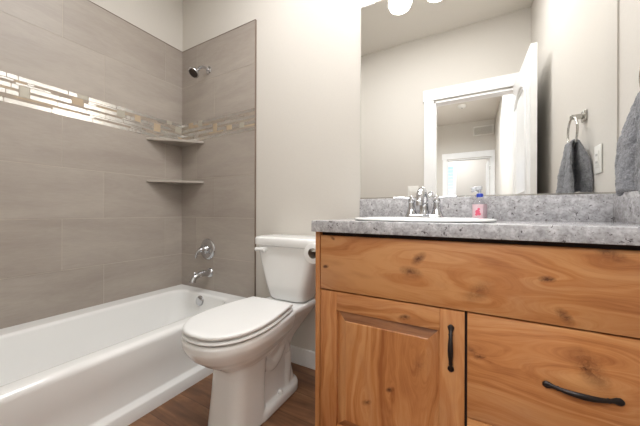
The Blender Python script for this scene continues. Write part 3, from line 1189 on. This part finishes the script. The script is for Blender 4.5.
lathe(bm, (bx, by, CT + 0.095), (0, 0, 1), [(0, 0.0125), (0.012, 0.0125), (0.015, 0.010), (0.016, 0.0)], 20, cap1=False)
obj('collar', bm, M['bluecap'], t)
bm = newbm()
lathe(bm, (bx, by, CT + 0.108), (0, 0, 1), [(0, 0.0045), (0.018, 0.0045), (0.019, 0.0095), (0.030, 0.0095), (0.033, 0.007), (0.034, 0.0)], 18, cap1=False)
tube(bm, [(bx, by, CT + 0.134), (bx - 0.018, by - 0.008, CT + 0.134), (bx - 0.030, by - 0.014, CT + 0.128)], [0.0062, 0.0055, 0.0045], 10)
obj('pump', bm, M['pump'], t)

# ------------------------------------------------------------------ mirror and vanity light
MX0, MX1, MZ0, MZ1 = -0.5185, 0.4545, 0.9861, 2.001
t = thing('wall_mirror', ((MX0 + MX1) / 2, BW, MZ0), 'large frameless wall mirror standing on the speckled grey backsplash', 'mirror')
bm = newbm(); box(bm, MX0, MX1, BW - 0.006, BW - 0.0008, MZ0, MZ1, 0.0012, 1)
obj('mirror_glass', bm, M['mirror'], t, smooth=False)
bm = newbm()
box(bm, MX0, MX1, BW - 0.0088, BW - 0.0062, MZ0 - 0.0022, MZ0 + 0.004, 0.0006)
obj('bottom_channel', bm, M['nickel'], t, smooth=False)
for cxm in (-0.475, 0.36):
    bm = newbm(); box(bm, cxm - 0.03, cxm + 0.03, BW - 0.0105, BW - 0.0005, MZ1 - 0.006, MZ1 + 0.010, 0.0015)
    obj('clip', bm, M['plate'], t)

t = thing('vanity_light', (-0.155, BW, 2.16), 'nickel bar light with glowing opal shades above the large mirror', 'vanity light')
bm = newbm(); box(bm, -0.40, 0.09, BW - 0.025, BW - 0.001, 2.13, 2.23, 0.006, 3)
obj('back_plate', bm, M['nickel'], t)
for gx in (-0.34, -0.155, 0.03):
    bm = newbm()
    tube(bm, [(gx, BW - 0.02, 2.18), (gx, BW - 0.07, 2.195), (gx, BW - 0.115, 2.18), (gx, BW - 0.12, 2.135)], 0.008, 12)
    lathe(bm, (gx, BW - 0.12, 2.10), (0, 0, 1), [(0, 0.03), (0.03, 0.024), (0.036, 0.01)], 24)
    arm = obj('arm', bm, M['nickel'], t)
    bm = newbm()
    lathe(bm, (gx, BW - 0.12, 2.105), (0, 0, -1), [(-0.0, 0.026), (0.006, 0.036), (0.020, 0.050), (0.045, 0.060), (0.075, 0.0605), (0.095, 0.051), (0.107, 0.035), (0.113, 0.016), (0.1145, 0.0)], 36, cap1=False)
    obj('shade', bm, M['globe'], arm)

# ------------------------------------------------------------------ door leaf (seen in the mirror)
def build_door():
    hx, hy = 0.344, DW + 0.030          # hinge edge centre line
    ang = math.atan2(0.018, 0.735)
    t = thing('door', (hx, hy, 0.0), 'white bathroom door standing open, arched panels, seen in the mirror', 'door')
    # structure: the bathroom's own door
    del t['category']
    del t['label']
    t.name = 'door_1'
    t['kind'] = 'structure'
    Lw, th, H = 0.735, 0.037, 2.058
    dirv = Vector((math.sin(ang), math.cos(ang), 0))
    nrm = Vector((-math.cos(ang), math.sin(ang), 0))      # towards the room (-X)

    def P(s, d, z):
        return Vector((hx, hy, 0)) + dirv * s + nrm * d + Vector((0, 0, z))

    def pbox(bm, s0, s1, d0, d1, z0, z1):
        vs = [bm.verts.new(P(s, d, z)) for z in (z0, z1) for (s, d) in ((s0, d0), (s1, d0), (s1, d1), (s0, d1))]
        for q in ((0, 1, 2, 3), (4, 5, 6, 7), (0, 1, 5, 4), (1, 2, 6, 5), (2, 3, 7, 6), (3, 0, 4, 7)):
            bm.faces.new([vs[i] for i in q])
    bm = newbm()
    pbox(bm, 0, Lw, -th / 2, th / 2, 0.012, H)
    leaf = obj('door_leaf', bm, M['door'], t, smooth=False)
    bm = newbm()
    for sd in (1, -1):
        for (za, zb, arch) in ((0.24, 0.86, 0.0), (1.02, 1.80, 0.10)):
            s0, s1 = 0.12, Lw - 0.12
            pts = [(s0, za), (s1, za), (s1, zb)]
            if arch:
                for i in range(1, 12):
                    q = i / 12
                    pts.append((s1 + (s0 - s1) * q, zb + arch * math.sin(PI * q)))
            pts.append((s0, zb))
            pts.append((s0, za))
            d = sd * (th / 2)
            path = [P(s, d, z) for s, z in pts]
            tube(bm, path, 0.013, 8, sub=1)
            inset = [(s0 + 0.05 + (s - s0) * (1 - 0.1 / (s1 - s0)), z) for s, z in pts]
            tube(bm, [P(s, d, min(max(z, za + 0.05), zb + arch - 0.05)) for s, z in inset], 0.008, 8, sub=1)
    obj('panel_moulding', bm, M['door'], t)
    for sd in (1, -1):
        bm = newbm()
        lathe(bm, P(Lw - 0.065, sd * th / 2, 0.93), nrm * sd, [(0, 0.031), (0.006, 0.031), (0.010, 0.012), (0.028, 0.011), (0.036, 0.022), (0.050, 0.027), (0.060, 0.022), (0.064, 0.0)], 24, cap1=False)
        obj('door_knob', bm, M['nickel'], t)


build_door()
# far bedroom door, ajar behind the far casing
bm = newbm()
box(bm, FR - 0.062, FR - 0.024, HALL_END - 0.86, HALL_END - 0.115, 0.012, FH - 0.02, 0.002)
d2 = struct('door_2', bm, M['door'])
bm = newbm()
for z in (0.25, 1.0, 1.78):
    box(bm, FR - 0.024, FR - 0.014, HALL_END - 0.113, HALL_END - 0.06, z, z + 0.09, 0.002)
obj('hinge', bm, M['nickel'], d2)

# ------------------------------------------------------------------ towel ring and towel on the right wall
RY, RZ = 1.038, 1.365
t = thing('towel_ring', (RW, RY, RZ), 'brushed nickel towel ring on the right wall holding the grey towel', 'towel ring')
bm = newbm()
b2 = bmesh.new()
box(bm, RW - 0.010, RW - 0.0005, RY - 0.026, RY + 0.026, RZ - 0.026, RZ + 0.026, 0.004, 3)
obj('wall_plate', bm, M['nickel'], t)
bm = newbm()
box(bm, RW - 0.055, RW - 0.008, RY - 0.011, RY + 0.011, RZ - 0.011, RZ + 0.011, 0.004, 3)
obj('post', bm, M['nickel'], t)
bm = newbm()
RX = RW - 0.046
torus(bm, (RX, RY, RZ - 0.070), (1, 0, 0), 0.070, 0.0048, 56, 12)
obj('ring', bm, M['nickel'], t)


def build_towel():
    # one sheet folded over the lower arc of the ring: room side hangs longer, folds open below
    R0 = 0.070
    zc = RZ - 0.070
    bm = newbm()
    n = 44
    prof = []
    for side, drop in ((-1, 0.256), (1, 0.212)):
        col = []
        m = 26
        for j in range(m + 1):
            q = 1 - j / m
            col.append((side, q, drop))
        if side == 1:
            col = col[::-1]
        prof.append(col)
    arc = [(a, ) for a in (PI * 0.82, PI * 0.66, PI * 0.5, PI * 0.34, PI * 0.18)]
    rows = prof[0] + arc + prof[1]
    grid = []
    for r in rows:
        line = []
        for i in range(n + 1):
            c = i / n * 2 - 1
            if len(r) == 1:
                yy = c * 0.040
                lift = R0 - math.sqrt(R0 * R0 - yy * yy)
                line.append(bm.verts.new((RX + 0.0150 * math.cos(r[0]), RY + yy, zc - R0 + lift + 0.0150 * math.sin(r[0]))))
                continue
            side, q, drop = r
            w = 0.040 + (0.070 if side < 0 else 0.060) * (1 - (1 - q) ** 2.4)
            yy = c * w
            y0 = c * 0.040
            lift = (R0 - math.sqrt(R0 * R0 - y0 * y0)) * (1 - q)
            ph = 0.5 if side < 0 else 2.2
            amp = min(1.0, q * 2.2)
            fold = amp * (0.0165 * math.sin(c * 5.4 + ph + q * 0.8) + 0.0055 * math.sin(c * 11 + 1.7 * ph - q * 1.4))
            x = side * (0.0150 + (0.007 if side < 0 else 0.004) * min(1, q * 1.8) + 0.004 * q) + fold
            if side > 0:
                x = min(x, RW - RX - 0.009)
                x = max(x, 0.0150 + 0.002 * amp)
            else:
                x = min(x, -0.0150 - 0.002 * amp)
            z = zc - R0 + lift - drop * q + 0.008 * q * math.sin(c * 3 + ph)
            line.append(bm.verts.new((RX + x, RY + yy + 0.012 * q, z)))
        grid.append(line)
    for a, b in zip(grid[:-1], grid[1:]):
        for i in range(n):
            bm.faces.new((a[i], a[i + 1], b[i + 1], b[i]))
    o = obj('hand_towel', bm, M['terry'], None, origin=(RX, RY, zc - R0 - 0.26), auto=80)
    tag(o, 'grey terry hand towel hanging folded through the towel ring', 'towel')
    vg = o.vertex_groups.new(name='below_ring')
    for v in o.data.vertices:
        h = (zc - R0) - (v.co.z + BASE[o].z)
        wgt = max(0.0, min(1.0, (h - 0.02) / 0.05))
        if wgt > 0:
            vg.add([v.index], wgt, 'REPLACE')
    so = o.modifiers.new('pile', 'SOLIDIFY')
    so.thickness = 0.0095
    so.offset = 0.0
    sb = o.modifiers.new('sub', 'SUBSURF')
    sb.levels = sb.render_levels = 2
    t2 = bpy.data.textures.new('terry_rumple', 'CLOUDS')
    t2.noise_scale = 0.045
    d2 = o.modifiers.new('rumple', 'DISPLACE')
    d2.texture = t2
    d2.strength = 0.012
    d2.mid_level = 0.45
    d2.vertex_group = 'below_ring'
    tx = bpy.data.textures.new('terry_loops', 'CLOUDS')
    tx.noise_scale = 0.006
    tx.noise_depth = 1
    dp = o.modifiers.new('loops', 'DISPLACE')
    dp.texture = tx
    dp.strength = 0.004
    dp.mid_level = 0.35


build_towel()

# ------------------------------------------------------------------ toilet paper on the vanity side
PX, PZ = -0.622, 0.729
t = thing('toilet_paper_holder', (VX0, 1.043, PZ + 0.012), 'nickel toilet paper holder on the side of the vanity', 'paper holder')
bm = newbm()
lathe(bm, (VX0 + 0.0006, 1.036, PZ + 0.0163), (-1, 0, 0), [(0, 0.020), (0.006, 0.020), (0.012, 0.010)], 20)
obj('rosette', bm, M['bronze'], t)
bm = newbm()
tube(bm, [(VX0 - 0.008, 1.036, PZ + 0.0163), (VX0 - 0.05, 1.036, PZ + 0.0163), (PX + 0.012, 1.036, PZ + 0.0163), (PX, 1.045, PZ + 0.0163), (PX, 1.07, PZ + 0.0163), (PX, 1.155, PZ + 0.0163)], 0.0058, 24)
obj('bar', bm, M['nickel'], t)
bm = newbm()
lathe(bm, (PX, 1.050, PZ), (0, 1, 0), [(0.0, 0.0238), (0.0, 0.0445), (0.001, 0.046), (0.099, 0.046), (0.10, 0.0445), (0.10, 0.0238), (0.098, 0.0230), (0.002, 0.0230), (0.0, 0.0238)], 48, cap0=False, cap1=False)
o = obj('toilet_paper_roll', bm, M['paper'], None, origin=(PX, 1.10, PZ), auto=50)
tag(o, 'partly used white toilet paper roll beside the vanity and tank', 'toilet paper')
bm = newbm()
lathe(bm, (PX, 1.0505, PZ), (0, 1, 0), [(0.0, 0.0229), (0.099, 0.0229), (0.099, 0.0224), (0.0, 0.0224), (0.0, 0.0229)], 36, cap0=False, cap1=False)
obj('cardboard_core', bm, M['core'], o)

# ------------------------------------------------------------------ wall plates, vent, smoke detector
t = thing('outlet_plate', (RW, 1.197, 1.137), 'white outlet plate on the right wall beside the towel, seen in the mirror', 'outlet')
bm = newbm(); box(bm, RW - 0.006, RW - 0.0004, 1.162, 1.232, 1.078, 1.196, 0.003, 3)
obj('plate', bm, M['plate'], t)
bm = newbm(); box(bm, RW - 0.0085, RW - 0.005, 1.180, 1.214, 1.103, 1.171, 0.0015)
fc = obj('receptacle', bm, M['plate'], t)
for dz in (1.120, 1.150):
    for dy in (1.190, 1.201):
        bm = newbm()
        box(bm, RW - 0.0090, RW - 0.0080, dy, dy + 0.003, dz, dz + 0.009)
        obj('slot', bm, M['slot'], fc)

t = thing('light_switch', (-0.556, DW, 1.13), 'white two-gang switch plate left of the doorway, seen in the mirror', 'light switch')
bm = newbm(); box(bm, -0.612, -0.500, DW + 0.0004, DW + 0.006, 1.078, 1.196, 0.003, 3)
obj('plate', bm, M['plate'], t)
for sx in (-0.579, -0.533):
    bm = newbm(); box(bm, sx - 0.016, sx + 0.016, DW + 0.005, DW + 0.009, 1.103, 1.171, 0.0015)
    obj('rocker', bm, M['plate'], t)

t = thing('air_vent', (0.19, HALL_END, 2.57), 'white louvred return air vent high on the hall end wall', 'air vent')
bm = newbm()
x0, x1, z0, z1 = 0.02, 0.375, 2.47, 2.66
yb, yf = HALL_END + 0.0005, HALL_END + 0.014
box(bm, x0, x1, yb, yf, z0, z0 + 0.022, 0.002); box(bm, x0, x1, yb, yf, z1 - 0.022, z1, 0.002)
box(bm, x0, x0 + 0.022, yb, yf, z0 + 0.022, z1 - 0.022, 0.002); box(bm, x1 - 0.022, x1, yb, yf, z0 + 0.022, z1 - 0.022, 0.002)
obj('frame', bm, M['plate'], t)
bm = newbm()
for i in range(9):
    z = z0 + 0.032 + i * 0.0158
    vs = [bm.verts.new(p) for p in ((x0 + 0.022, yb, z + 0.012), (x1 - 0.022, yb, z + 0.012), (x1 - 0.022, yf - 0.002, z), (x0 + 0.022, yf - 0.002, z),
                                    (x0 + 0.022, yb, z + 0.0135), (x1 - 0.022, yb, z + 0.0135), (x1 - 0.022, yf - 0.002, z + 0.0015), (x0 + 0.022, yf - 0.002, z + 0.0015))]
    for q in ((0, 1, 2, 3), (4, 5, 6, 7), (0, 1, 5, 4), (1, 2, 6, 5), (2, 3, 7, 6), (3, 0, 4, 7)):
        bm.faces.new([vs[k_] for k_ in q])
obj('louvres', bm, M['plate'], t, smooth=False)

t = thing('smoke_detector', (-0.156, -2.6, CEIL), 'white round smoke detector on the hall ceiling, seen in the mirror', 'smoke detector')
bm = newbm()
lathe(bm, (-0.156, -2.6, CEIL - 0.0004), (0, 0, -1), [(0, 0.068), (0.010, 0.068), (0.016, 0.064), (0.030, 0.058), (0.040, 0.044), (0.044, 0.02), (0.0445, 0.0)], 32, cap1=False)
obj('housing', bm, M['plate'], t)
bm = newbm()
lathe(bm, (-0.156, -2.6, CEIL - 0.0435), (0, 0, -1), [(0, 0.012), (0.003, 0.011), (0.004, 0.0)], 16, cap1=False)
obj('test_button', bm, M['slot'], t)
